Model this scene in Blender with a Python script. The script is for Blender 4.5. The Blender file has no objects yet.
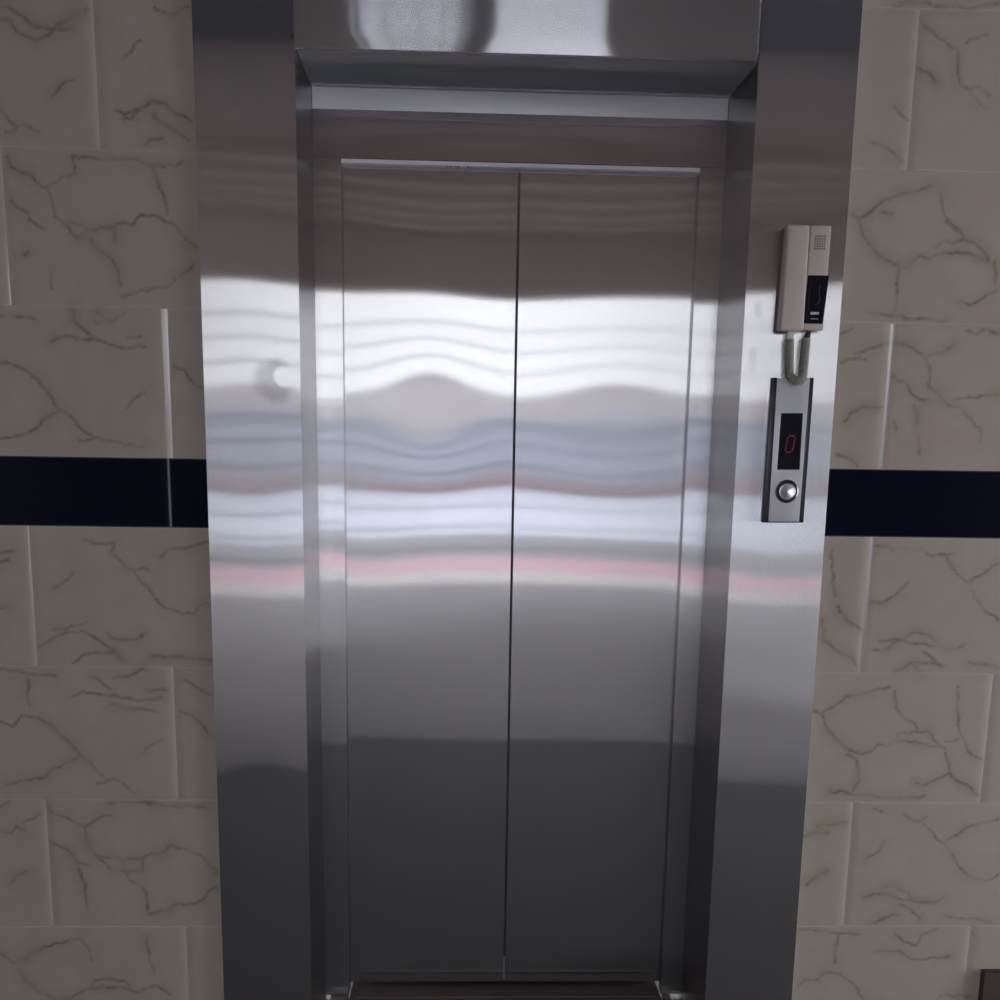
import bpy, bmesh, math, random
import numpy as np
from mathutils import Vector, Matrix

S = bpy.context.scene
COL = S.collection
PI = math.pi

# ------------------------------------------------------------------ camera
PITCH, YAW, ROLL = 0.18754, 0.03868, 0.01704
CAM = Vector((-0.12733, -2.28692, 1.46474))
FPX, CX, CY = 1083.0, 500.0, 627.5
fwd = Vector((math.sin(YAW) * math.cos(PITCH), math.cos(YAW) * math.cos(PITCH), -math.sin(PITCH)))
rgt0 = Vector((math.cos(YAW), -math.sin(YAW), 0))
up0 = rgt0.cross(fwd)
rgt = rgt0 * math.cos(ROLL) + up0 * math.sin(ROLL)
upv = -rgt0 * math.sin(ROLL) + up0 * math.cos(ROLL)
cd = bpy.data.cameras.new('camera')
cam = bpy.data.objects.new('camera', cd)
COL.objects.link(cam)
cam.matrix_world = Matrix((
    (rgt.x, upv.x, -fwd.x, CAM.x),
    (rgt.y, upv.y, -fwd.y, CAM.y),
    (rgt.z, upv.z, -fwd.z, CAM.z),
    (0, 0, 0, 1)))
cd.sensor_width = 36
cd.lens = 36 * FPX / 1000.0
cd.shift_y = (CY - 500) / 1000.0
cd.clip_start = 0.05
cd.clip_end = 200
S.camera = cam


def at(px, py, Y):
    """the world point on the plane y = Y seen at a place in the photograph"""
    d = fwd * FPX + rgt * (px - CX) + upv * (CY - py)
    return CAM + d * ((Y - CAM.y) / d.y)


# ------------------------------------------------------------------ light
w = bpy.data.worlds.new('overcast_sky')
S.world = w
w.use_nodes = True
bgn = w.node_tree.nodes['Background']
bgn.inputs[0].default_value = (0.90, 0.94, 1.0, 1)
bgn.inputs[1].default_value = 7.0

ENT_Y = -6.8                       # the entrance wall behind the photographer
OX0, OX1, OZ1 = -.88, 1.00, 2.52  # the entrance opening
pl = bpy.data.lights.new('entrance_daylight', 'AREA')
pl.shape = 'RECTANGLE'
pl.size = OX1 - OX0
pl.size_y = OZ1
pl.cycles.is_portal = True
plo = bpy.data.objects.new('entrance_daylight', pl)
COL.objects.link(plo)
plo.location = ((OX0 + OX1) / 2, ENT_Y - 0.12, OZ1 / 2)
plo.rotation_euler = (PI / 2, 0, 0)

pl2 = bpy.data.lights.new('added_side_daylight', 'AREA')  # unseen side opening, added to brighten the tile wall
pl2.shape = 'RECTANGLE'
pl2.size = 2.1
pl2.size_y = 1.2
pl2.cycles.is_portal = True
plo2 = bpy.data.objects.new('added_side_daylight', pl2)
COL.objects.link(plo2)
plo2.location = (3.95, -1.15, 1.05)
plo2.rotation_euler = (0, PI / 2, 0)

S.view_settings.view_transform = 'Standard'
S.view_settings.look = 'None'
S.view_settings.gamma = 1
S.view_settings.use_curve_mapping = False
S.view_settings.exposure = 0.0


# ------------------------------------------------------------------ helpers
def lin(c):
    return tuple(((v / 255) / 12.92 if v / 255 <= 0.04045 else ((v / 255 + 0.055) / 1.055) ** 2.4) for v in c) + (1,)


def mat(name):
    m = bpy.data.materials.new(name)
    m.use_nodes = True
    nt = m.node_tree
    return m, nt, nt.nodes, nt.links, nt.nodes['Principled BSDF']


def plain(name, col, rough=0.5, metal=0.0, bump=0.0, bscale=60, spec=0.5, var=0.06):
    m, nt, N, L, b = mat(name)
    b.inputs['Roughness'].default_value = rough
    b.inputs['Metallic'].default_value = metal
    b.inputs['Specular IOR Level'].default_value = spec
    tc = N.new('ShaderNodeTexCoord')
    no = N.new('ShaderNodeTexNoise')
    no.inputs['Scale'].default_value = bscale
    no.inputs['Detail'].default_value = 4
    L.new(tc.outputs['Object'], no.inputs['Vector'])
    mx = N.new('ShaderNodeMix')
    mx.data_type = 'RGBA'
    c = Vector(col[:3])
    mx.inputs[6].default_value = tuple(c * (1 - var)) + (1,)
    mx.inputs[7].default_value = tuple(c * (1 + var)) + (1,)
    L.new(no.outputs['Fac'], mx.inputs[0])
    L.new(mx.outputs[2], b.inputs['Base Color'])
    if bump:
        bp = N.new('ShaderNodeBump')
        bp.inputs['Strength'].default_value = bump
        bp.inputs['Distance'].default_value = 0.001
        L.new(no.outputs['Fac'], bp.inputs['Height'])
        L.new(bp.outputs['Normal'], b.inputs['Normal'])
    return m


def brushed(name, grain='v', col=(0.60, 0.590, 0.597), rough=0.145, aniso=0.90, smudges=()):
    """brushed stainless steel; grain 'v' smears reflections sideways, 'h' up and down"""
    m, nt, N, L, b = mat(name)
    N.remove(b)
    out = N['Material Output']
    g = N.new('ShaderNodeBsdfAnisotropic')
    g.inputs['Anisotropy'].default_value = aniso
    geo = N.new('ShaderNodeNewGeometry')
    cr = N.new('ShaderNodeVectorMath')
    cr.operation = 'CROSS_PRODUCT'
    cr.inputs[1].default_value = (0, 0, 1)
    L.new(geo.outputs['Normal'], cr.inputs[0])
    tc = N.new('ShaderNodeTexCoord')
    mp = N.new('ShaderNodeMapping')
    if grain == 'v':
        mp.inputs['Scale'].default_value = (900, 900, 7)
        L.new(cr.outputs[0], g.inputs['Tangent'])
        # tangent lies across the grain: turn a quarter so the wide lobe is sideways
        g.inputs['Rotation'].default_value = 0.25
    else:
        mp.inputs['Scale'].default_value = (7, 900, 900) if grain == 'h' else (900, 7, 900)
        cx = N.new('ShaderNodeCombineXYZ')
        cx.inputs[0].default_value = 1
        L.new(cx.outputs[0], g.inputs['Tangent'])
        g.inputs['Rotation'].default_value = 0.0 if grain == 'h' else 0.25      # 's': a level sheet brushed front to back
    L.new(tc.outputs['Object'], mp.inputs['Vector'])
    no = N.new('ShaderNodeTexNoise')
    no.inputs['Scale'].default_value = 1
    no.inputs['Detail'].default_value = 2
    L.new(mp.outputs[0], no.inputs['Vector'])
    # slow tone drift of the sheet
    no2 = N.new('ShaderNodeTexNoise')
    no2.inputs['Scale'].default_value = 3.5
    no2.inputs['Detail'].default_value = 5
    L.new(tc.outputs['Object'], no2.inputs['Vector'])
    mr = N.new('ShaderNodeMapRange')
    mr.inputs[3].default_value = 0.93
    mr.inputs[4].default_value = 1.07
    L.new(no.outputs['Fac'], mr.inputs[0])
    mr2 = N.new('ShaderNodeMapRange')
    mr2.inputs[3].default_value = 0.96
    mr2.inputs[4].default_value = 1.04
    L.new(no2.outputs['Fac'], mr2.inputs[0])
    mu = N.new('ShaderNodeMath')
    mu.operation = 'MULTIPLY'
    L.new(mr.outputs[0], mu.inputs[0])
    L.new(mr2.outputs[0], mu.inputs[1])
    vm = N.new('ShaderNodeVectorMath')
    vm.operation = 'SCALE'
    vm.inputs[0].default_value = col
    L.new(mu.outputs[0], vm.inputs['Scale'])
    L.new(vm.outputs[0], g.inputs['Color'])
    g.inputs['Roughness'].default_value = rough
    last = g.outputs[0]
    for (sx, sz, rx, rz, hx, hz, hr, amount, sc) in smudges:      # dull grease marks with a shape of their own
        sp = N.new('ShaderNodeSeparateXYZ')
        L.new(tc.outputs['Object'], sp.inputs[0])
        nz = N.new('ShaderNodeTexNoise')
        nz.inputs['Scale'].default_value = sc
        nz.inputs['Detail'].default_value = 3
        L.new(tc.outputs['Object'], nz.inputs['Vector'])

        def ell(cx_, cz_, ra, rb):
            def mth(op, a, bb):
                n = N.new('ShaderNodeMath')
                n.operation = op
                for i, v in enumerate((a, bb)):
                    if v is None:
                        continue
                    if isinstance(v, float):
                        n.inputs[i].default_value = v
                    else:
                        L.new(v, n.inputs[i])
                return n.outputs[0]
            dx = mth('MULTIPLY', mth('SUBTRACT', sp.outputs[0], float(cx_)), 1.0 / ra)
            dz = mth('MULTIPLY', mth('SUBTRACT', sp.outputs[2], float(cz_)), 1.0 / rb)
            d2 = mth('ADD', mth('MULTIPLY', dx, dx), mth('MULTIPLY', dz, dz))
            return mth('ADD', d2, mth('MULTIPLY', mth('SUBTRACT', nz.outputs['Fac'], 0.5), 1.6))
        r1 = N.new('ShaderNodeMapRange')
        r1.inputs[1].default_value = 0.45
        r1.inputs[2].default_value = 1.25
        r1.inputs[3].default_value = amount
        r1.inputs[4].default_value = 0
        L.new(ell(sx, sz, rx, rz), r1.inputs[0])
        f = r1.outputs[0]
        if hr:
            r2 = N.new('ShaderNodeMapRange')
            r2.inputs[1].default_value = 0.8
            r2.inputs[2].default_value = 1.2
            L.new(ell(hx, hz, hr, hr), r2.inputs[0])
            mm = N.new('ShaderNodeMath')
            mm.operation = 'MULTIPLY'
            L.new(f, mm.inputs[0])
            L.new(r2.outputs[0], mm.inputs[1])
            f = mm.outputs[0]
        df = N.new('ShaderNodeBsdfDiffuse')
        df.inputs[0].default_value = (0.30, 0.29, 0.28, 1)
        ms = N.new('ShaderNodeMixShader')
        L.new(f, ms.inputs[0])
        L.new(last, ms.inputs[1])
        L.new(df.outputs[0], ms.inputs[2])
        last = ms.outputs[0]
    L.new(last, out.inputs['Surface'])
    return m


def link(name, me, m=None, parent=None, smooth=False):
    o = bpy.data.objects.new(name, me)
    COL.objects.link(o)
    if m is not None:
        me.materials.append(m)
    if smooth:
        for p in me.polygons:
            p.use_smooth = True
    if parent is not None:
        o.parent = parent
        o.matrix_parent_inverse = Matrix.Translation(-Vector(parent.location))
    return o


def from_bm(name, bm, m, parent=None, smooth=False, auto=None):
    me = bpy.data.meshes.new(name)
    bmesh.ops.recalc_face_normals(bm, faces=bm.faces[:])
    bm.to_mesh(me)
    bm.free()
    o = link(name, me, m, parent, smooth)
    if auto is not None:
        for p in me.polygons:
            p.use_smooth = True
        me.set_sharp_from_angle(angle=auto)
    return o


def add_box(bm, x0, x1, y0, y1, z0, z1, bev=0.0, seg=2, edges=None):
    t = bmesh.new()
    bmesh.ops.create_cube(t, size=1)
    for v in t.verts:
        v.co = Vector((x0 + (v.co.x + .5) * (x1 - x0), y0 + (v.co.y + .5) * (y1 - y0), z0 + (v.co.z + .5) * (z1 - z0)))
    if bev:
        es = t.edges[:] if edges is None else [e for e in t.edges if edges(e)]
        bmesh.ops.bevel(t, geom=es, offset=bev, segments=seg, profile=0.5, affect='EDGES')
    me = bpy.data.meshes.new('tmp')
    t.to_mesh(me)
    t.free()
    bm.from_mesh(me)
    bpy.data.meshes.remove(me)


def box(name, x0, x1, y0, y1, z0, z1, m, parent=None, bev=0.0, seg=2):
    bm = bmesh.new()
    add_box(bm, x0, x1, y0, y1, z0, z1, bev, seg)
    return from_bm(name, bm, m, parent, auto=(math.radians(35) if bev else None))


def add_tube(bm, pts, r, n=10, caps=True):
    pts = [Vector(p) for p in pts]
    rings = []
    prev = None
    for i, p in enumerate(pts):
        a = pts[max(i - 1, 0)]
        b = pts[min(i + 1, len(pts) - 1)]
        t = (b - a).normalized()
        if prev is None:
            u = t.orthogonal().normalized()
        else:
            u = (prev - t * prev.dot(t)).normalized()
        prev = u
        v = t.cross(u)
        rr = r[i] if isinstance(r, (list, tuple)) else r
        rings.append([bm.verts.new(p + (u * math.cos(2 * PI * k / n) + v * math.sin(2 * PI * k / n)) * rr) for k in range(n)])
    for a, b in zip(rings, rings[1:]):
        for k in range(n):
            bm.faces.new((a[k], a[(k + 1) % n], b[(k + 1) % n], b[k]))
    if caps:
        bm.faces.new(rings[0][::-1])
        bm.faces.new(rings[-1])


def add_cyl(bm, c, axis, prof, n=40):
    """lathe: prof = [(r, h)], h along axis"""
    c = Vector(c)
    ax = Vector(axis).normalized()
    u = ax.orthogonal().normalized()
    v = ax.cross(u)
    rings = []
    for r, h in prof:
        if r < 1e-6:
            rings.append([bm.verts.new(c + ax * h)])
        else:
            rings.append([bm.verts.new(c + ax * h + (u * math.cos(2 * PI * k / n) + v * math.sin(2 * PI * k / n)) * r) for k in range(n)])
    for a, b in zip(rings, rings[1:]):
        for k in range(n):
            k2 = (k + 1) % n
            if len(a) == 1 and len(b) > 1:
                bm.faces.new((a[0], b[k2], b[k]))
            elif len(b) == 1 and len(a) > 1:
                bm.faces.new((a[k], a[k2], b[0]))
            elif len(a) > 1:
                bm.faces.new((a[k], a[k2], b[k2], b[k]))


def empty(name, loc, label, cat, group=None):
    o = bpy.data.objects.new(name, None)
    COL.objects.link(o)
    o.location = loc
    o.empty_display_size = 0.1
    return tag(o, label, cat, group)


def tag(o, label=None, cat=None, group=None, kind=None):
    if label:
        o['label'] = label
    if cat:
        o['category'] = cat
    if group:
        o['group'] = group
    if kind:
        o['kind'] = kind
    return o


def sheet(name, xa, xb, z0, z1, y, thick, m, parent, off=None, step=0.014):
    """folded steel sheet facing -Y. xa(z), xb(z): its side edges; off(x,z): how far the sheet bulges towards the room."""
    fx = xa if callable(xa) else (lambda z, q=xa: q)
    gx = xb if callable(xb) else (lambda z, q=xb: q)
    nx = max(2, int(abs(gx(z0) - fx(z0)) / step))
    nz = max(2, int((z1 - z0) / step))
    verts, faces, sm = [], [], []
    for j in range(nz + 1):
        z = z0 + (z1 - z0) * j / nz
        for i in range(nx + 1):
            x = fx(z) + (gx(z) - fx(z)) * i / nx
            verts.append((x, y - (off(x, z) if off else 0), z))
    W = nx + 1
    for j in range(nz):
        for i in range(nx):
            faces.append((j * W + i, j * W + i + 1, (j + 1) * W + i + 1, (j + 1) * W + i))
            sm.append(True)
    ring = [i for i in range(W)] + [j * W + nx for j in range(1, nz + 1)] + [nz * W + i for i in range(nx - 1, -1, -1)] + [j * W for j in range(nz - 1, 0, -1)]
    b0 = len(verts)
    for r in ring:
        verts.append(verts[r])
    b1 = len(verts)
    for r in ring:
        verts.append((verts[r][0], y + thick, verts[r][2]))
    n = len(ring)
    for k in range(n):
        faces.append((b0 + k, b1 + k, b1 + (k + 1) % n, b0 + (k + 1) % n))
        sm.append(False)
    faces.append(tuple(b1 + k for k in range(n)))
    sm.append(False)
    me = bpy.data.meshes.new(name)
    me.from_pydata(verts, [], faces)
    me.update()
    for p, s in zip(me.polygons, sm):
        p.use_smooth = s
    return link(name, me, m, parent)


# ------------------------------------------------------------------ dimensions
B0, B1 = -0.45862, 0.45163       # inner edges of the side casings
A0, A1 = -0.65271, 0.65266       # outer edges
HZ = 2.17311                     # underside of the header
D1, D2 = 0.24222, 0.27222        # inner frame plane, door plane
DL, DS, DR = -0.39485, -0.00252, 0.39727
DT, DB = 2.0164, 0.05439
TOPZ = 2.95
WY = 0.012                       # face of the wall tiles
ZB, BH = 1.37924, 0.1446         # dark band: top, height

steel_v = brushed('brushed_steel_upright_grain')
steel_jamb = brushed('brushed_steel_left_casing', smudges=(
    (-0.512, 1.540, 0.040, 0.048, -0.488, 1.548, 0.022, 0.36, 22),
    (-0.55, 2.10, 0.05, 0.05, 0, 0, 0, 0.10, 26)))
steel_jamb_r = brushed('brushed_steel_right_casing', smudges=(
    (0.482, 1.70, 0.010, 0.018, 0, 0, 0, 0.12, 60),
    (0.475, 1.60, 0.010, 0.03, 0, 0, 0, 0.09, 60)))
steel_h = brushed('brushed_steel_header', grain='h', rough=0.145, aniso=0.9, col=(0.60, 0.60, 0.61))
steel_s = brushed('brushed_steel_level', grain='s')
steel_darkened = brushed('darkened_soffit_steel', grain='s', col=(.30, .305, .315), rough=.3)  # darkened colour stands in for the dark reflection in the soffit
steel_satin = plain('brightened_satin_steel', (.80, .80, .82), .45, .2, var=.02)  # paler than the steel: reflected brightness put into the colour
steel_in = brushed('brushed_steel_transom', col=(0.56, 0.54, 0.56))

# ------------------------------------------------------------------ marble tile wall
VEINS = {
    (0, 0, .22): ["0,85 50,95 80,150 170,185 230,155 260,110 320,85 400,40", "0,30 60,50 110,80 130,100 200,125 260,130 330,130",
                  "700,35 760,60 800,65 810,45 860,30", "560,265 600,230 620,190 640,180", "235,445 270,400 290,375 335,365",
                  "0,490 40,545 80,575 60,600 25,600", "100,570 150,590 180,600", "530,500 570,520 620,500 690,460 750,470 800,520 870,550",
                  "700,520 740,560 800,600 860,640", "665,655 690,635 740,630", "560,540 600,540 650,490"],
    (0, 150, .22): ["30,30 50,75 150,125 215,175 235,230 250,300 310,350 350,400 410,400 450,460 510,500 540,560 550,620",
                    "215,165 270,135 340,105 330,40", "330,25 450,40 550,40 600,40 690,70 800,75 830,50",
                    "310,325 400,360 500,355 560,330 605,340 640,295 700,295 780,330 830,390 890,440",
                    "880,520 830,560 760,620 700,625 560,665", "50,230 80,265 125,280 150,330 200,360", "520,355 520,410",
                    "350,400 400,370", "230,560 235,630", "110,480 130,460", "690,75 720,150 750,230 760,290"],
    (0, 300, .22): ["0,75 80,75 170,90", "330,40 335,95 400,150 440,175", "440,55 470,75", "230,190 290,165 370,180 450,185 540,215 660,215",
                    "430,100 510,95 570,50", "0,285 60,295 130,325 190,390 240,450 270,500 340,550 400,610 480,640 600,655 650,665",
                    "265,505 220,530 170,580 120,605 0,630", "580,490 610,450 660,420", "790,300 840,320 870,370 920,400",
                    "360,640 420,630", "580,170 640,165"],
    (0, 520, .22): ["0,150 60,140", "0,190 40,180",
                    "380,90 430,110 490,110 520,100 500,150 550,190 600,230 650,290 700,350 750,400 830,430 880,425 905,390 960,385",
                    "730,170 770,135 830,130 880,115 950,100", "600,225 650,215 690,240", "240,310 290,280 330,240",
                    "170,585 230,545 300,510 370,500 440,540 480,570 530,600 560,640", "240,500 300,495 350,480 400,460",
                    "490,520 540,545 600,545 650,520", "330,650 390,610 450,600 530,600", "690,620 750,625 820,620 870,630 960,635", "0,400 30,395"],
    (0, 660, .23): ["0,40 80,45 170,65 240,68",
                    "0,265 60,290 95,240 160,250 220,280 280,340 330,390 370,430 420,480 470,530 490,510 540,540 580,580",
                    "30,540 100,520 200,510 230,470 310,440 350,420", "310,160 360,135 450,150 540,165 600,180 700,165",
                    "390,70 430,85 480,125", "490,80 560,70 620,35", "630,130 680,130 730,130", "480,190 550,210 680,225",
                    "780,220 850,255 900,310", "610,410 640,380 700,350", "800,85 870,130 920,150",
                    "470,620 530,610 600,620 760,630 890,635", "120,80 130,200", "420,540 470,530"],
    (0, 790, .23): ["205,65 225,95 310,130 370,160 380,220 420,285 480,345 540,350 560,385", "370,160 420,130 480,110",
                    "420,285 520,300 600,300 660,275 715,270 740,240 800,255 870,280 910,330 940,360",
                    "215,220 260,245 300,265 330,310 380,325", "480,60 560,50 640,55 760,70 890,75", "625,300 620,355 540,350 530,310",
                    "560,390 620,420 640,470 640,520", "650,540 720,525 780,495 850,495 900,450 940,420", "0,75 45,45",
                    "0,180 50,190 70,155 110,175", "100,145 180,100", "40,415 70,370 120,350", "340,340 365,400 385,530",
                    "0,710 60,755 100,740 190,680 260,665 350,645 380,680 400,740",
                    "80,780 120,840 170,880 240,910 300,910 340,885 400,860 410,830 470,820 540,830 580,880",
                    "640,650 650,710 670,800", "400,860 520,855 600,880 680,850 740,890"],
    (840, 0, .18): ["300,30 400,15 520,30 620,40 720,50 820,30 883,20",
                    "440,100 470,150 520,180 580,225 650,280 655,380 670,470 720,500 760,560 800,600", "700,240 760,210 820,190",
                    "430,370 500,410 540,460", "300,590 340,640 380,670", "180,790 260,820 310,860 350,910", "720,500 770,480 830,530"],
    (820, 160, .18): ["180,300 210,320 240,420 300,495 360,555 440,590 490,600 540,540 600,550 660,520 760,510 870,535 930,560",
                      "230,320 290,280 350,230 420,200 500,180 620,145", "670,180 680,260 690,310 770,380 800,440 860,460 900,500 940,560",
                      "270,845 350,855 450,860 480,885 620,885 690,895", "780,785 830,805 900,770 980,725",
                      "640,490 680,450 740,460 800,440", "350,290 400,300", "440,610 430,720 415,840", "970,560 975,700", "700,340 760,400"],
    (820, 310, .18): ["120,130 180,100", "120,290 190,270 260,280",
                      "200,240 270,215 370,190 460,190 540,230 590,270 610,360 600,420 660,465 710,530 780,545 840,610 890,660 885,740",
                      "590,265 640,240 700,225 740,195", "740,500 800,490 900,475 990,470", "820,115 870,135 920,105 990,130",
                      "400,360 440,395 480,400 510,470 560,500 600,500", "135,620 170,570 230,540 340,540", "525,530 540,620",
                      "550,700 548,800", "410,620 425,660", "90,800 150,820 210,870"],
    (800, 530, .2): ["380,80 520,95 600,90 660,130 730,120 750,170 800,230 850,270 870,340 930,410 990,450",
                     "850,260 900,230 940,200 990,170", "720,125 770,120", "360,360 430,355 480,320 540,260",
                     "360,600 440,595 500,550 580,510 640,520 680,560", "400,555 470,545 520,550 580,570 650,580 780,595 830,575",
                     "470,710 530,680 580,660 660,665 730,680", "570,680 600,710", "190,380 230,450 310,500",
                     "110,450 120,550 180,600 260,640 290,690", "160,100 165,280 180,330", "840,660 900,670 990,685", "620,610 700,680"],
    (790, 670, .21): ["105,185 150,210 170,265 220,330 280,380 340,400 380,390 420,350 460,365 500,340 600,340 660,360 740,370",
                      "150,210 200,180 270,125 350,110 480,80", "500,100 505,180 530,215 590,250 610,295",
                      "500,340 515,300 610,295 660,290 700,350 740,370 750,430 760,490 800,530 860,560 900,600",
                      "760,490 700,520 640,550 600,540", "190,580 260,580 300,595 440,605 560,610 640,600",
                      "800,80 800,260 820,320 850,390 920,430", "270,400 320,430 330,530 300,575", "740,340 800,330"],
    (790, 795, .21): ["400,65 440,80", "540,90 600,125 640,140 690,195 740,240 780,300 830,365 880,400 930,410 990,380",
                      "740,220 800,190 860,145 920,130 990,115", "60,200 110,180 180,180", "130,150 270,130", "360,300 410,280 450,220",
                      "80,430 120,395 180,360", "350,490 400,470 450,470 520,495 590,510 680,515 730,490", "450,440 500,440 560,465 590,500",
                      "400,610 440,590 490,570 520,570", "740,575 800,585 900,590 960,605", "30,640 120,645 220,660 330,665",
                      "400,750 450,740 530,745 580,780 700,775 760,770", "500,660 540,700 600,720 620,670 700,635",
                      "40,910 70,880 130,880 160,845 240,855 290,890 350,970", "230,670 220,720 215,800", "870,660 890,700",
                      "520,520 570,540 620,600", "700,970 730,950 850,960", "600,125 650,105"],
}
SEG = []
vrnd = random.Random(11)
for (ox, oy, sc), lines in VEINS.items():
    for ln in lines:
        p = [tuple(map(float, q.split(','))) for q in ln.split()]
        w_ = [at(ox + a * sc, oy + b * sc, WY) for a, b in p]
        for q, r in zip(w_, w_[1:]):
            k = max(1, int((r - q).length / .011))
            a_ = q
            for j in range(1, k + 1):
                b_ = q.lerp(r, j / k)
                if j < k:
                    b_ = b_ + Vector((vrnd.uniform(-.0034, .0034), 0, vrnd.uniform(-.0034, .0034)))
                SEG.append((a_.x, a_.z, b_.x, b_.z))
                a_ = b_
SEG = np.array(SEG)


def vein_distance(P):
    out = np.full(len(P), 1.0)
    for x0, z0, x1, z1 in SEG:
        d = np.array([x1 - x0, z1 - z0])
        L2 = max(d @ d, 1e-9)
        near = np.where((P[:, 0] > min(x0, x1) - .03) & (P[:, 0] < max(x0, x1) + .03) & (P[:, 1] > min(z0, z1) - .03) & (P[:, 1] < max(z0, z1) + .03))[0]
        if len(near) == 0:
            continue
        Q = P[near]
        t = np.clip(((Q[:, 0] - x0) * d[0] + (Q[:, 1] - z0) * d[1]) / L2, 0, 1)
        dist = np.hypot(Q[:, 0] - x0 - t * d[0], Q[:, 1] - z0 - t * d[1])
        out[near] = np.minimum(out[near], dist)
    return np.minimum(out, .03)


def tile_material():
    m, nt, N, L, b = mat('marble_look_tile')
    tc = N.new('ShaderNodeTexCoord')

    def noise(scale, detail=4, rough=.55, dist=0.0):
        n = N.new('ShaderNodeTexNoise')
        n.inputs['Scale'].default_value = scale
        n.inputs['Detail'].default_value = detail
        n.inputs['Roughness'].default_value = rough
        n.inputs['Distortion'].default_value = dist
        L.new(tc.outputs['Object'], n.inputs['Vector'])
        return n

    def mrange(src, a, bb, c, d):
        n = N.new('ShaderNodeMapRange')
        n.inputs[1].default_value = a
        n.inputs[2].default_value = bb
        n.inputs[3].default_value = c
        n.inputs[4].default_value = d
        L.new(src, n.inputs[0])
        return n.outputs[0]

    def math_(op, a, bb):
        n = N.new('ShaderNodeMath')
        n.operation = op
        for i, v in enumerate((a, bb)):
            if isinstance(v, (int, float)):
                n.inputs[i].default_value = v
            else:
                L.new(v, n.inputs[i])
        return n.outputs[0]

    def mix(f, a, bb):
        n = N.new('ShaderNodeMix')
        n.data_type = 'RGBA'
        if isinstance(f, (int, float)):
            n.inputs[0].default_value = f
        else:
            L.new(f, n.inputs[0])
        for i, v in ((6, a), (7, bb)):
            if isinstance(v, tuple):
                n.inputs[i].default_value = v
            else:
                L.new(v, n.inputs[i])
        return n.outputs[2]
    base = mix(mrange(noise(4.5, 3).outputs['Fac'], .38, .62, 0, 1), (.50, .42, .36, 1), (.48, .437, .358, 1))
    base = mix(mrange(noise(11, 5).outputs['Fac'], .45, .75, 0, .45), base, (.575, .50, .465, 1))
    base = mix(mrange(noise(45, 4).outputs['Fac'], .5, .8, 0, .25), base, (.44, .375, .33, 1))
    at_ = N.new('ShaderNodeAttribute')
    at_.attribute_name = 'vein_distance'
    wob = math_('MULTIPLY', math_('SUBTRACT', noise(75, 5, .7).outputs['Fac'], .5), .011)
    d = math_('ADD', at_.outputs['Fac'], wob)
    strength = mrange(noise(22, 4, .6).outputs['Fac'], .36, .62, .22, 1)
    line = math_('MULTIPLY', mrange(d, .0001, .0050, .62, 0), strength)
    halo = math_('MULTIPLY', mrange(at_.outputs['Fac'], .0, .026, .42, 0), mrange(noise(8, 2).outputs['Fac'], .40, .62, .15, 1))
    base = mix(halo, base, (.33, .26, .15, 1))
    base = mix(mrange(noise(2.2, 2).outputs['Fac'], .5, .7, 0, .28), base, (.46, .442, .38, 1))
    base = mix(line, base, (.15, .108, .092, 1))
    jt = N.new('ShaderNodeAttribute')
    jt.attribute_name = 'joint'
    base = mix(math_('MULTIPLY', jt.outputs['Fac'], .32), base, (.66, .60, .55, 1))
    L.new(base, b.inputs['Base Color'])
    b.inputs['Roughness'].default_value = .13
    b.inputs['Specular IOR Level'].default_value = .5
    bp = N.new('ShaderNodeBump')
    bp.inputs['Strength'].default_value = .06
    bp.inputs['Distance'].default_value = .002
    L.new(noise(16, 2).outputs['Fac'], bp.inputs['Height'])
    L.new(bp.outputs['Normal'], b.inputs['Normal'])
    return m


tile_m = tile_material()
grout_m = plain('pale_cement', (.42, .39, .36), .9)


def axis_points(a, b, step=.0036):
    e = [0, .0008, .0018, .0035, .0055, .0075]
    if b - a < .03:
        return np.linspace(a, b, 5)
    n = max(2, int((b - a - .022) / step))
    return np.concatenate([[a + v for v in e[:-1]], np.linspace(a + .011, b - .011, n), [b - v for v in e[:-1]][::-1]])


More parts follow.
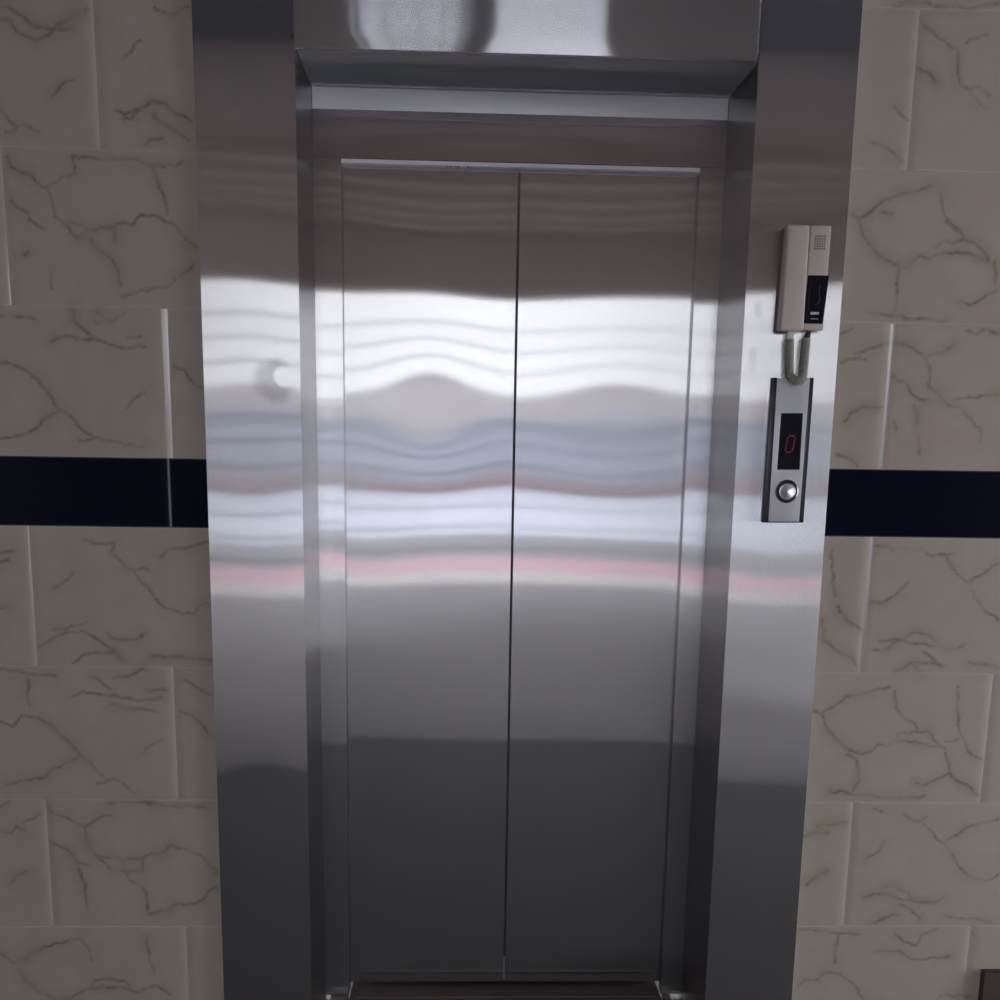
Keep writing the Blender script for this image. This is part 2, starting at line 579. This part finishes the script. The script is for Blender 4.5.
def tile_field(name, tiles, m, xr, zr, kind, veins=True, depth=.0026, back=.05):
    """glazed tiles with pillowed edges butted against each other, on one wall slab"""
    V, F, VD, JT = [], [], [], []
    base = 0
    x0r, x1r = xr
    z0r, z1r = zr
    for (x0, x1, z0, z1) in tiles:
        cx0, cx1, cz0, cz1 = max(x0, x0r), min(x1, x1r), max(z0, z0r), min(z1, z1r)
        if cx1 - cx0 < .004 or cz1 - cz0 < .004:
            continue
        xs = axis_points(x0, x1)
        zs = axis_points(z0, z1)
        xs = np.concatenate([[cx0], xs[(xs > cx0 + 1e-4) & (xs < cx1 - 1e-4)], [cx1]])
        zs = np.concatenate([[cz0], zs[(zs > cz0 + 1e-4) & (zs < cz1 - 1e-4)], [cz1]])
        X, Z = np.meshgrid(xs, zs)
        ex = np.minimum(X - x0, x1 - X)
        ez = np.minimum(Z - z0, z1 - Z)

        def prof(e, wdt):
            t = np.clip(e / wdt, 0, 1)
            return 1 - np.sqrt(np.clip(1 - (1 - t) ** 2, 0, 1))
        h = np.maximum(depth * np.clip(1 - ex / .022, 0, 1) ** 2, .0010 * prof(ez, .004))
        Y = WY + h
        n0, n1 = len(zs), len(xs)
        V.append(np.stack([X, Y, Z], -1).reshape(-1, 3))
        JT.append(np.maximum(np.clip(1.3 - ex / (.006 if veins else .0022), 0, 1), np.clip(1.3 - ez / .0032, 0, 1)).reshape(-1))
        idx = base + np.arange(n0 * n1).reshape(n0, n1)
        F.append(np.stack([idx[:-1, :-1], idx[:-1, 1:], idx[1:, 1:], idx[1:, :-1]], -1).reshape(-1, 4))
        base += n0 * n1
    V = np.concatenate(V)
    F = np.concatenate(F)
    JT = np.concatenate(JT)
    # slab behind
    k = len(V)
    yb = WY + depth
    sl = [(x0r, yb, z0r), (x1r, yb, z0r), (x1r, yb, z1r), (x0r, yb, z1r),
          (x0r, yb + back, z0r), (x1r, yb + back, z0r), (x1r, yb + back, z1r), (x0r, yb + back, z1r)]
    V2 = V.tolist() + sl
    F2 = F.tolist() + [[k, k + 1, k + 2, k + 3], [k + 4, k + 7, k + 6, k + 5], [k, k + 4, k + 5, k + 1], [k + 1, k + 5, k + 6, k + 2],
                       [k + 2, k + 6, k + 7, k + 3], [k + 3, k + 7, k + 4, k]]
    me = bpy.data.meshes.new(name)
    me.from_pydata(V2, [], F2)
    me.update()
    me.polygons.foreach_set('use_smooth', [True] * len(F) + [False] * 6)
    if veins:
        a = me.attributes.new('vein_distance', 'FLOAT', 'POINT')
        vd = np.concatenate([vein_distance(V[:, [0, 2]]), np.full(8, .03)]).astype(np.float32)
        a.data.foreach_set('value', vd)
    a = me.attributes.new('joint', 'FLOAT', 'POINT')
    a.data.foreach_set('value', np.concatenate([JT, np.ones(8)]).astype(np.float32))
    o = link(name, me, m)
    me.materials.append(grout_m)
    for p in list(me.polygons)[-6:]:
        p.material_index = 1
    tag(o, kind=kind)
    return o


WX0, WX1 = -3.3, 3.75
CEIL = 3.05


def jx(px, py):
    return at(px, py, WY).x


rows = [(ZB + .9, ZB + 1.2), (ZB + .6, ZB + .9), (ZB + .3, ZB + .6), (ZB, ZB + .3)]
zl = ZB - BH
rows += [(zl - .3 * (i + 1), zl - .3 * i) for i in range(4)]
rows = [(ZB + 1.2, ZB + 1.5), (ZB + 1.5, CEIL + .2)] + rows
joints_l = {2: jx(150, -70), 3: jx(6, 230) + .3, 4: jx(6, 230), 5: jx(170, 390), 6: jx(33, 600), 7: jx(175.5, 735), 8: jx(49, 860), 9: jx(187, 965), 0: -.9, 1: -1.2}
joints_l[3] = jx(96, 75)
joints_l[2] = jx(6, 230)
joints_r = {0: .9, 1: 1.2, 2: jx(915, 75) + .3, 3: jx(915, 75), 4: jx(893, 250) + .3, 5: jx(887, 380), 6: jx(865.5, 600), 7: jx(987, 740), 8: jx(849, 860), 9: jx(849, 860) + .3}
tl, tr = [], []
for i, (z0, z1) in enumerate(rows):
    for k in range(-6, 7):
        tl.append((joints_l[i] + .6 * k, joints_l[i] + .6 * (k + 1), z0, z1))
        tr.append((joints_r[i] + .6 * k, joints_r[i] + .6 * (k + 1), z0, z1))
CUT = .62
tile_field('wall_front_lower_left', tl, tile_m, (-1.9, -CUT), (0, ZB - BH), 'structure')
tile_field('wall_front_upper_left', tl, tile_m, (-1.9, -CUT), (ZB, CEIL), 'structure')
tile_field('wall_front_lower_right', tr, tile_m, (CUT, 1.9), (0, ZB - BH), 'structure')
tile_field('wall_front_upper_right', tr, tile_m, (CUT, 1.9), (ZB, CEIL), 'structure')

# dark border tiles
navy, nt, N, L, b = mat('navy_glazed_border')
b.inputs['Base Color'].default_value = (.0035, .0055, .017, 1)
b.inputs['Roughness'].default_value = .12
b.inputs['Specular IOR Level'].default_value = .16
jt = N.new('ShaderNodeAttribute')
jt.attribute_name = 'joint'
mx = N.new('ShaderNodeMix')
mx.data_type = 'RGBA'
mx.inputs[6].default_value = (.0035, .0055, .017, 1)
mx.inputs[7].default_value = (.30, .29, .30, 1)
L.new(jt.outputs['Fac'], mx.inputs[0])
L.new(mx.outputs[2], b.inputs['Base Color'])
jb = jx(169.5, 495)
bl = [(jb + .6 * k, jb + .6 * (k + 1), ZB - BH - .002, ZB + .002) for k in range(-4, 3)]
br = [(.05 + .6 * k, .05 + .6 * (k + 1), ZB - BH - .002, ZB + .002) for k in range(-1, 5)]
tile_field('trim_1', bl, navy, (-1.9, -CUT), (ZB - BH, ZB), 'structure', veins=False, depth=.0014)
tile_field('trim_2', br, navy, (CUT, 1.9), (ZB - BH, ZB), 'structure', veins=False, depth=.0014)

# plain painted walls, ceiling, floor
paint = plain('warm_wall_paint', (.76, .71, .67), .8, bump=.1)
ceil_m = plain('ceiling_paint', (.36, .31, .29), .85)
beam_m = plain('beam_paint', (.60, .52, .48), .7)
shaft_m = plain('shaft_concrete', (.03, .03, .03), .9)


def floor_material():
    m, nt, N, L, b = mat('grey_stone_floor')
    tc = N.new('ShaderNodeTexCoord')
    br_ = N.new('ShaderNodeTexBrick')
    br_.offset = 0
    br_.inputs['Scale'].default_value = 1
    br_.inputs['Brick Width'].default_value = .6
    br_.inputs['Row Height'].default_value = .6
    br_.inputs['Mortar Size'].default_value = .003
    br_.inputs['Color1'].default_value = (.60, .585, .60, 1)
    br_.inputs['Color2'].default_value = (.57, .555, .57, 1)
    br_.inputs['Mortar'].default_value = (.15, .15, .15, 1)
    L.new(tc.outputs['Object'], br_.inputs['Vector'])
    L.new(br_.outputs['Color'], b.inputs['Base Color'])
    b.inputs['Roughness'].default_value = .6
    b.inputs['Specular IOR Level'].default_value = .45
    return m


floor_m = floor_material()
tag(box('floor', WX0, WX1, ENT_Y - .2, .62, -.12, 0, floor_m), kind='structure')
dark_floor = plain('dark_stone_landing', (.15, .142, .152), .6, spec=.35, bscale=25, var=.2)
tag(box('trim_20', WX0, WX1, -2.05, .62, -.01, .004, dark_floor), kind='structure')
tag(box('trim_21', WX0, WX1, -2.11, -2.05, -.01, .006, plain('pale_step_edge', (.62, .60, .60), .5), None, .002), kind='structure')
tag(box('ceiling', WX0, WX1, ENT_Y - .2, .62, CEIL, CEIL + .12, ceil_m), kind='structure')
tag(box('wall_left', WX0 - .15, WX0, ENT_Y - .2, .62, -.12, CEIL + .12, paint), kind='structure')
bm = bmesh.new()
add_box(bm, WX1, WX1 + .15, -.55, .62, -.12, CEIL + .12)
add_box(bm, WX1, WX1 + .15, ENT_Y - .2, -1.75, -.12, CEIL + .12)
add_box(bm, WX1, WX1 + .15, -1.75, -.55, 2.1, CEIL + .12)  # head of the gap left for the added side daylight
add_box(bm, WX1, WX1 + .15, -1.75, -.55, -.12, 0)
tag(from_bm('wall_right', bm, paint), kind='structure')
tag(box('wall_front_far_left', WX0, -1.9, WY, .07, 0, CEIL, paint), kind='structure')
tag(box('wall_front_far_right', 1.9, WX1, WY, .07, 0, CEIL, paint), kind='structure')
tag(box('wall_front_top', -CUT, CUT, .05, .09, 2.90, CEIL, paint), kind='structure')
tag(box('wall_shaft', -.75, .75, .50, .58, 0, 2.6, shaft_m), kind='structure')
tag(box('trim_22', WX0, WX1, -2.75, -.02, CEIL - .012, CEIL, plain('added_dark_panel', (.10, .10, .12), .8)), kind='structure')  # guessed panel, added so the casing tops reflect dark
# entrance wall with its wide opening
bm = bmesh.new()
add_box(bm, WX0, OX0, ENT_Y - .2, ENT_Y, 0, CEIL)
add_box(bm, OX1, WX1, ENT_Y - .2, ENT_Y, 0, CEIL)
add_box(bm, OX0, OX1, ENT_Y - .2, ENT_Y, OZ1, CEIL)
tag(from_bm('wall_back', bm, paint), kind='structure')

# ------------------------------------------------------------------ elevator surround
def gau(x, z, cx, cz, sx, sz):
    return math.exp(-((x - cx) / sx) ** 2 / 2 - ((z - cz) / sz) ** 2 / 2)


def edge_x(pts, y, hz=TOPZ):
    """side edge of a sheet read off the photograph at a few heights: x as a function of z"""
    P = sorted(((at(a, b, y).z, at(a, b, y).x) for a, b in pts))
    zs = [p[0] for p in P]
    xs = [p[1] for p in P]
    c = np.polyfit(zs, xs, 1)
    return lambda z: float(c[0] * z + c[1])


xa_l = edge_x([(190, 0), (200, 300), (204, 350), (211, 527), (214.5, 700), (223, 1000)], 0)
xb_l = edge_x([(293, 0), (295, 50), (299, 300), (303, 500), (307, 700), (311, 1000)], 0)
xa_r = edge_x([(760, 0), (752, 200), (747, 300), (741, 400), (724, 650), (713, 850), (705, 1000)], 0)
xb_r = edge_x([(864, 0), (849, 200), (834, 400), (822, 550), (812, 700), (793, 1000)], 0)

sur = empty('elevator_entrance', (0, 0, 0), 'brushed stainless steel elevator entrance with two sliding doors in the marble tile wall', 'elevator')


def off_left(x, z):
    return .0003 * gau(x, z, -.58, 1.95, .06, .16) + .0003 * gau(x, z, -.50, 1.05, .07, .10) - .0006 * gau(x, z, -.56, 1.45, .05, .12) \
        + .0010 * math.sin(7 * z + 9 * x) * .12 + .0016 * gau(x, z, -.56, .82, .08, .07)


def off_right(x, z):
    return -.0003 * gau(x, z, .55, 1.30, .05, .10) + .0013 * gau(x, z, .66, 1.93, .06, .12) + .0002 * gau(x, z, .54, 1.05, .06, .07)


sheet('casing', xa_l, xb_l, 0, TOPZ, 0, .012, steel_jamb, sur, off_left)
sheet('casing', xa_r, xb_r, 0, TOPZ, 0, .012, steel_jamb_r, sur, off_right)


def reveal(name, fx, sgn):
    """side of the recess, from the casing edge back to the inner frame"""
    bm = bmesh.new()
    nz = 60
    t = .012
    V0, V1, W0, W1 = [], [], [], []
    for j in range(nz + 1):
        z = HZ * j / nz
        x = fx(z)
        V0.append(bm.verts.new((x, .0125, z)))
        V1.append(bm.verts.new((x, D1 + .02, z)))
        W0.append(bm.verts.new((x + sgn * t, .0125, z)))
        W1.append(bm.verts.new((x + sgn * t, D1 + .02, z)))
    for j in range(nz):
        bm.faces.new((V0[j], V1[j], V1[j + 1], V0[j + 1]))
        bm.faces.new((W0[j], W0[j + 1], W1[j + 1], W1[j]))
        bm.faces.new((V0[j], V0[j + 1], W0[j + 1], W0[j]))
        bm.faces.new((V1[j], W1[j], W1[j + 1], V1[j + 1]))
    bm.faces.new((V0[0], W0[0], W1[0], V1[0]))
    bm.faces.new((V0[-1], V1[-1], W1[-1], W0[-1]))
    return from_bm(name, bm, steel_v, sur)


reveal('reveal', xb_l, -1)
reveal('reveal', xa_r, 1)

# header: a separate sheet, leaning and slightly bellied, its underside returning to the inner frame
def off_head(x, z):
    u = (x - .0) / .456
    belly = max(0.0, 1 - u * u)
    t = max(0.0, (z - HZ))
    wave = .0007 * math.sin(11 * x + .6) * min(1, t / .03)
    return t * HEAD_LEAN + HEAD_BELLY * belly * min(1, t / .02 + .0) + wave


HEAD_LEAN, HEAD_BELLY = .0, .0
sheet('header_panel', -.4575, .4465, HZ, TOPZ, 0, .012, steel_h, sur, off_head)
box('header_soffit', xb_l(HZ) + .001, xa_r(HZ) - .001, .0125, D1 + .02, HZ, HZ + .012, steel_darkened, sur)

# inner frame: transom sheet above, a narrow stile each side, all returned to the door plane
HJ = 2.02614
def off_tr(x, z):
    return .0012 * gau(x, z, -.05, 2.1, .3, .03)


box('reflection_strip', xb_l(2.1) + .001, xa_r(2.1) - .001, D1 - .0015, D1 + .002, at(450, 112.5, D1).z, HZ - .0035, steel_satin, sur, .0008)  # added strip, stands in for the bright reflection below the soffit
sheet('transom_panel', lambda z: xb_l(z) + .0003, lambda z: xa_r(z) - .0003, HJ, HZ, D1, .028, steel_in, sur, off_tr)
sheet('stile', lambda z: xb_l(z) + .0003, DL, .035, HJ - .0006, D1, .028, steel_v, sur, lambda x, z: .0004 * math.sin(9 * z + 2))
sheet('stile', DR, lambda z: xa_r(z) - .0003, .035, HJ - .0006, D1, .028, steel_v, sur, lambda x, z: .0004 * math.sin(8 * z + 1))
box('door_head', DL - .001, DR + .001, D1 + .004, D2 + .03, DT + .0012, HJ - .0004, steel_satin, sur)
ink = plain('black_ink', (.012, .012, .014), .6)
bm = bmesh.new()
rnd = random.Random(4)
for k, (mx_, n_) in enumerate(((448.5, 3), (456.5, 4), (467.5, 3))):
    for j in range(n_):
        p = at(mx_ + rnd.uniform(-2.2, 2.2), 165.5, D1 + .015)
        r = rnd.uniform(.0016, .0034)
        add_cyl(bm, (p.x, D1 + .014 + rnd.uniform(-.004, .004), DT + .0012), (0, 0, -1), [(0, .0006), (r, .0005), (r, -.0002)], 9)
from_bm('ink_marks', bm, ink, sur)
# little screw where casing and header meet
bm = bmesh.new()
p = at(292.5, 36, -.001)
add_cyl(bm, (p.x, 0, p.z), (0, -1, 0), [(0, .003), (.0025, .0028), (.0042, .001), (.0042, -.001)], 14)
from_bm('screw', bm, plain('screw_steel', (.05, .048, .045), .6, .2), sur)

# ------------------------------------------------------------------ doors
def off_doorl(x, z):
    return -DENT * gau(x, z, -.20, DZ, .085, .088) + .0003 * gau(x, z, -.20, 1.86, .10, .06) + .0004 * math.sin(5 * z) * math.cos(6 * x) \
        + .0002 * gau(x, z, -.32, 1.05, .05, .08)


def off_doorr(x, z):
    return -DENT * .7 * gau(x, z, .23, DZ - .02, .11, .09) + .0003 * gau(x, z, .20, 1.86, .12, .06) + .0003 * math.sin(5 * z + 1) * math.cos(5 * x)


DENT, DZ = .0018, 1.495
dl = sheet('door_panel', DL - .012, DS - .0030, DB, DT, D2, .03, steel_v, sur, off_doorl, .0125)
dr = sheet('door_panel', DS + .0030, DR + .012, DB, DT, D2, .03, steel_v, sur, off_doorr, .0125)

# ------------------------------------------------------------------ sill
sill_m = plain('worn_brown_metal', (.12, .092, .085), .6, .2)
sill_e = plain('worn_sill_edge', (.26, .24, .23), .5, .4)
bm = bmesh.new()
add_box(bm, DL + .003, DR - .004, D1 - .052, D2 + .045, .012, .045, .006, 3)
sill = from_bm('threshold', bm, sill_m, sur, auto=math.radians(35))
sill['label'] = 'worn brown metal threshold plate'
box('tread_ridge', DL + .02, DR - .02, D1 - .032, D1 - .0305, .0445, .0462, sill_e, sill)
box('base_strip', B0 + .002, B1 - .002, D1 - .060, D2 + .04, .0, .012, sill_e, sur, .002)
for x0, x1 in ((B0 + .018, DL - .004), (DR + .006, B1 - .03)):
    box('bracket', x0, x1, D1 - .045, D1 + .02, .012, .033, sill_e, sur, .003)

# ------------------------------------------------------------------ intercom
beige = plain('beige_plastic', (.63, .535, .485), .42, bump=.03, bscale=400, var=.02)
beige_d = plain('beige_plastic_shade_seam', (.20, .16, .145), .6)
black_g, nt, N, L, b = mat('glossy_black_panel')
b.inputs['Base Color'].default_value = (.004, .005, .012, 1)
b.inputs['Roughness'].default_value = .12
grey_p = plain('grey_print', (.55, .56, .60), .5)


def prism(name, quad, y0, y1, m, parent, bev=.003, seg=3):
    """a body whose front outline is four points (x, z), standing off the wall from y0 to y1 (y1 nearer the room)"""
    bm = bmesh.new()
    f = [bm.verts.new((x, y1, z)) for x, z in quad]
    g = [bm.verts.new((x, y0, z)) for x, z in quad]
    bm.faces.new(f)
    bm.faces.new(g[::-1])
    for k in range(4):
        bm.faces.new((f[k], g[k], g[(k + 1) % 4], f[(k + 1) % 4]))
    if bev:
        es = [e for e in bm.edges if not all(abs(v.co.y - y0) < 1e-6 for v in e.verts)]
        bmesh.ops.bevel(bm, geom=es, offset=bev, segments=seg, profile=.5, affect='EDGES')
    return from_bm(name, bm, m, parent, auto=math.radians(35))


def q(y, *pts):
    return [(at(a, b, y).x, at(a, b, y).z) for a, b in pts]


ic = empty('intercom_phone', (.60, 0, 1.72), 'beige wall intercom with handset and black lower panel on the right steel casing', 'intercom')
YB, YH, YF = -.030, -.052, -.040
def rect(y, x0, x1, y0, y1, sk=0):
    a = at(x0, y0, y); b = at(x1, y0, y); c = at(x0, y1, y); d = at(x1, y1, y)
    return [(a.x, a.z), (b.x, b.z), (d.x, d.z), (c.x, c.z)]


HQ = q(YH, (788, 223.5), (810.5, 224.5), (804, 331), (779.5, 330.5))
FQ = q(YF, (811.5, 225), (832, 225.5), (823.5, 330.5), (803.5, 330))
BQ = [(HQ[0][0] + .002, HQ[0][1] - .002), (FQ[1][0] - .002, FQ[1][1] - .003), (FQ[2][0] - .002, FQ[2][1] + .003), (HQ[3][0] + .002, HQ[3][1] + .003)]
prism('base_body', BQ, -.0018, YB, beige_d, ic, .003)
prism('handset', HQ, YB + .0005, YH, beige, ic, .0055, 4)
fp = prism('front_panel', FQ, YB + .0005, YF, beige, ic, .003, 3)
# speaker grille: fine slots
bm = bmesh.new()
for r in range(6):
    for c in range(5):
        u0, v0 = 815.6 + c * 2.35, 236.5 + r * 2.45
        P = at(u0 - r * .15, v0, YF - .0002)
        add_box(bm, P.x - .0018, P.x + .0018, YF - .0004, YF + .0004, P.z - .0016, P.z + .0016)
from_bm('speaker_grille', bm, plain('grille_shadow_grey', (.26, .22, .205), .6), fp)
PQ = q(YF - .001, (808.2, 275.3), (829.2, 275.5), (822.8, 324), (802.8, 323.5))
bp_ = prism('black_panel', PQ, YF + .0005, YF - .0012, black_g, ic, .0004, 1)
bm = bmesh.new()
for (u0, u1, v0, v1) in ((810.5, 814, 312, 314.6), (814.4, 816.2, 312, 314.6), (816.6, 818.8, 312, 314.6), (811, 812.6, 318.4, 319.4), (813.2, 815, 318.4, 319.4), (815.8, 817.6, 318.4, 319.4)):
    a_ = at(u0, v0, YF - .0012)
    b_ = at(u1, v1, YF - .0012)
    add_box(bm, a_.x, b_.x, YF - .0016, YF - .0010, b_.z, a_.z)
from_bm('printed_mark', bm, grey_p, bp_)
# thin light line down the left side of the black panel and a faint curved handset pictogram
bm = bmesh.new()
l0, l1 = at(811, 279, YF - .0012), at(807.3, 314, YF - .0012)
add_tube(bm, [(l0.x, YF - .0012, l0.z), (l1.x, YF - .0012, l1.z)], .00035, 6)
pts = []
for (u_, v_) in ((820.5, 285), (819, 289), (819, 294), (820, 299), (818.5, 303), (815.5, 305)):
    p = at(u_, v_, YF - .0012)
    pts.append((p.x, YF - .0012, p.z))
add_tube(bm, pts, .0009, 8)
from_bm('pictogram', bm, plain('dim_print', (.022, .027, .05), .5), bp_)

# curly cord hanging in a loop under the intercom
cord_m = plain('grey_green_cord', (.36, .35, .29), .55, var=.04)
YC = -.026
cp = []
LT, RT, BM_ = at(789.6, 339, YC), at(806.2, 338, YC), at(794.0, 381, YC)
half = (RT.x - LT.x) / 2
cl = at(788.9, 373, YC)
cr_ = at(803.0, 373, YC)
path = []
for k in range(11):
    t = k / 10
    path.append(Vector((LT.x + (cl.x - LT.x) * t, YC, LT.z + (cl.z - LT.z) * t)))
R_ = (cr_.x - cl.x) / 2
mid = (cl + cr_) / 2
for k in range(1, 12):
    a = PI * k / 12
    path.append(Vector((mid.x - R_ * math.cos(a), YC - .012 * math.sin(a), mid.z - R_ * 1.15 * math.sin(a))))
for k in range(11):
    t = k / 10
    path.append(Vector((cr_.x + (RT.x - cr_.x) * t, YC, cr_.z + (RT.z - cr_.z) * t)))
# resample and coil
Ls = [0]
for a, b_ in zip(path, path[1:]):
    Ls.append(Ls[-1] + (b_ - a).length)


def on_path(s):
    for i in range(len(path) - 1):
        if s <= Ls[i + 1]:
            t = (s - Ls[i]) / (Ls[i + 1] - Ls[i])
            return path[i].lerp(path[i + 1], t)
    return path[-1].copy()


PITCH_C, RC, RWIRE = .0042, .0078, .0021
turns = Ls[-1] / PITCH_C
n = int(turns * 14)
coil = []
for i in range(n + 1):
    s = Ls[-1] * i / n
    c = on_path(s)
    t = (on_path(min(s + .002, Ls[-1])) - on_path(max(s - .002, 0))).normalized()
    u = Vector((0, 1, 0))
    v = t.cross(u).normalized()
    a = 2 * PI * turns * i / n
    coil.append(c + (u * math.cos(a) + v * math.sin(a)) * RC)
bm = bmesh.new()
add_tube(bm, coil, RWIRE, 7)
cord = from_bm('cord', bm, cord_m, ic, smooth=True)
bm = bmesh.new()
add_tube(bm, path, RC * .93, 12)
from_bm('cord_core', bm, cord_m, cord, smooth=True)
bm = bmesh.new()
add_box(bm, LT.x - .0065, LT.x + .0065, YC - .006, YC + .006, LT.z - .004, at(788, 330.5, YC).z, .0015)
tag(from_bm('cord_plug', bm, plain('clear_plug', (.62, .64, .66), .2), ic, auto=.6), 'clear plastic plug')
bm = bmesh.new()
q0 = at(809.5, 330.5, YC)
add_tube(bm, [(RT.x, YC, RT.z - .003), (RT.x + .002, YC, RT.z + .003), (q0.x, YC, q0.z + .003)], [.0066, .0060, .0050], 12)
tag(from_bm('strain_relief', bm, plain('dark_rubber', (.05, .05, .052), .6), ic, smooth=True), 'dark rubber sleeve')

# ------------------------------------------------------------------ call panel
alu = plain('satin_aluminium', (.66, .66, .69), .42, .25, bump=.02, bscale=500, var=.015)
dkrail = plain('charcoal_side_rail', (.045, .047, .052), .35, .3)
YP = -.014
cpn = empty('call_panel', (.60, 0, 1.42), 'slim silver call panel with red floor display and round button', 'call panel')
prism('faceplate', q(YP, (777.2, 378.3), (810.2, 378.3), (799.2, 521.6), (768.2, 521.6)), -.0022, YP, alu, cpn, .0012, 2)
prism('side_rail', q(YP + .001, (772.2, 377.6), (777.4, 377.6), (768.4, 522.4), (762.4, 522.4)), -.0018, YP + .001, dkrail, cpn, .0012, 2)
prism('side_rail', q(YP + .001, (810.0, 377.6), (814.2, 377.6), (803.6, 522.4), (799.0, 522.4)), -.0018, YP + .001, dkrail, cpn, .0012, 2)
prism('end_cap', q(YP + .002, (763, 520.8), (803.2, 520.8), (803.1, 522.6), (762.8, 522.6)), -.0018, YP + .001, dkrail, cpn, 0)
disp = prism('display', q(YP - .0008, (781.3, 413.2), (803.0, 413.2), (799.7, 469.8), (777.2, 469.8)), YP + .0005, YP - .0008, black_g, cpn, .0004, 1)
red, nt, N, L, b = mat('red_led')
b.inputs['Base Color'].default_value = (.10, .002, .008, 1)
b.inputs['Emission Color'].default_value = (1.0, .02, .16, 1)
b.inputs['Emission Strength'].default_value = .04
bm = bmesh.new()
yd = YP - .0008
c0 = at(790.2, 444, yd)
hw, hh, sl_ = .0078, .0165, .0022
dot = .0040


def led(u_, v_):
    add_cyl(bm, (c0.x + u_ + sl_ * v_ / hh, yd, c0.z + v_), (0, -1, 0), [(0, .0006), (dot * .5, .0005), (dot * .5, -.0002)], 8)


for k in range(8):
    v_ = -hh + 2 * hh * k / 7
    if 0 < k < 7:
        led(-hw, v_)
        led(hw, v_)
for k in range(5):
    u_ = -hw + 2 * hw * k / 4
    if 0 < k < 4:
        led(u_, hh)
        led(u_, -hh)
tag(from_bm('digit', bm, red, disp), 'dim red dotted digit 0')
# button
bc = at(786.8, 491.4, YP)
chrome = plain('chrome', (.62, .62, .64), .26, 1.0, var=.01)
dark_r = plain('dark_ring', (.035, .035, .04), .4)
bm = bmesh.new()
add_cyl(bm, (bc.x, YP, bc.z), (0, -1, 0), [(0, .0012), (.0206, .0012), (.0222, .0030), (.0240, .0022), (.0248, -.0004)], 48)
bt = from_bm('button', bm, plain('button_bezel', (.30, .30, .31), .25, 1.0), cpn, auto=.7)
bm = bmesh.new()
add_cyl(bm, (bc.x, YP, bc.z), (0, -1, 0), [(.0208, .0024), (.0196, .0028), (.0186, .0024), (.0180, .0014)], 48)
from_bm('button_ring', bm, dark_r, bt, auto=.7)
bm = bmesh.new()
add_cyl(bm, (bc.x, YP, bc.z), (0, -1, 0), [(0, .0016), (.003, .0018), (.0145, .0044), (.0168, .0046), (.0180, .0034), (.0186, .0014)], 48)
from_bm('push_cap', bm, chrome, bt, smooth=True)

# ------------------------------------------------------------------ brown skirting at the right
wood = plain('dark_brown_wood', (.085, .058, .050), .55, bscale=30, var=.25)
pr = at(985, 973, -.008)
tag(box('baseboard_right', pr.x, 1.9, -.008, WY, 0, pr.z, wood, None, .002), kind='structure')

# ------------------------------------------------------------------ the lobby behind the photographer, seen in the steel
for yb in (-4.55, -5.05, -5.5, -5.95):
    tag(box('trim_beam', WX0, WX1, yb - .07, yb + .07, CEIL - .08, CEIL, beam_m), kind='structure')
S_ = [o for o in COL.objects if o.name.startswith('trim_beam')]
for i, o in enumerate(S_):
    o.name = 'trim_%d' % (i + 3)
iron = plain('black_iron', (.03, .03, .032), .5)
frame_m = plain('dark_bronze_frame', (.05, .045, .045), .45, .3)
tag(box('trim_9', -.17, .01, ENT_Y - .16, ENT_Y - .04, 0, OZ1, frame_m, None, .004), kind='structure')

gate = empty('entrance_gate', (-1.4, ENT_Y - .1, 0), 'black iron gate with level bars and scrollwork in the lobby entrance', 'gate')
GY = ENT_Y - .10
box('gate_frame', OX0 + .02, OX0 + .07, GY - .02, GY + .02, .03, OZ1 - .03, iron, gate)
box('gate_frame', -.22, -.18, GY - .02, GY + .02, .03, OZ1 - .03, iron, gate)
z = .326
while z < OZ1 - .1:
    box('bar', OX0 + .06, -.20, GY - .012, GY + .012, z - .018, z + .018, iron, gate)
    z += .193
bm = bmesh.new()
for xv in (-.66, -.42, -.28):
    pts = []
    for k in range(60):
        zz = .05 + (OZ1 - .1) * k / 59
        pts.append((xv + .04 * math.sin(zz * 2.6 + xv * 5), GY, zz))
    add_tube(bm, pts, .011, 8)
for zc in (.8, 1.5, 2.2):
    pts = []
    for k in range(40):
        a = k / 39 * 3.4 * PI
        r = .025 + .07 * k / 39
        pts.append((-.54 + r * math.cos(a), GY - .012, zc + r * math.sin(a)))
    add_tube(bm, pts, .010, 8)
from_bm('scrollwork', bm, iron, gate, smooth=True)

# outdoors
pave = plain('grey_paving', (.30, .30, .33), .8)
pink = plain('pink_paving', (.74, .46, .52), .8)
cream = plain('cream_doorstep', (.80, .77, .74), .7)
road = plain('pale_concrete_yard', (.72, .76, .86), .85)
curb = plain('rose_curb', (.36, .28, .30), .8)
dkline = plain('grey_channel', (.30, .33, .38), .7)


def strip(name, ya, yb_, z, m):
    return tag(box(name, -16, 16, -yb_, -ya, z - .25, z, m), kind='structure')


strip('trim_10', 7.0, 7.75, -.005, cream)
strip('trim_11', 7.75, 8.9, -.01, pink)
strip('trim_12', 8.9, 11.3, -.015, pave)
strip('ground', 11.3, 40, -.02, road)
bw = empty('boundary_wall', (0, -22, 0), 'long pale boundary wall across the yard outside the entrance', 'wall')
tag(bw, cat='boundary wall')
box('wall_body', -16, 16, -22.3, -22.0, -.02, 1.33, plain('blue_grey_render', (.42, .45, .52), .85), bw)
box('band', -16, 16, -22.3, -21.98, 1.33, 1.50, dkline, bw)
box('band', -16, 16, -22.3, -21.97, 1.50, 1.60, plain('pale_band', (.66, .70, .78), .8), bw)
box('coping', -16, 16, -22.35, -21.95, 1.60, 1.97, plain('beige_coping', (.56, .52, .51), .8), bw)
box('foot', -16, 16, -22.0, -21.7, -.02, .27, curb, bw)
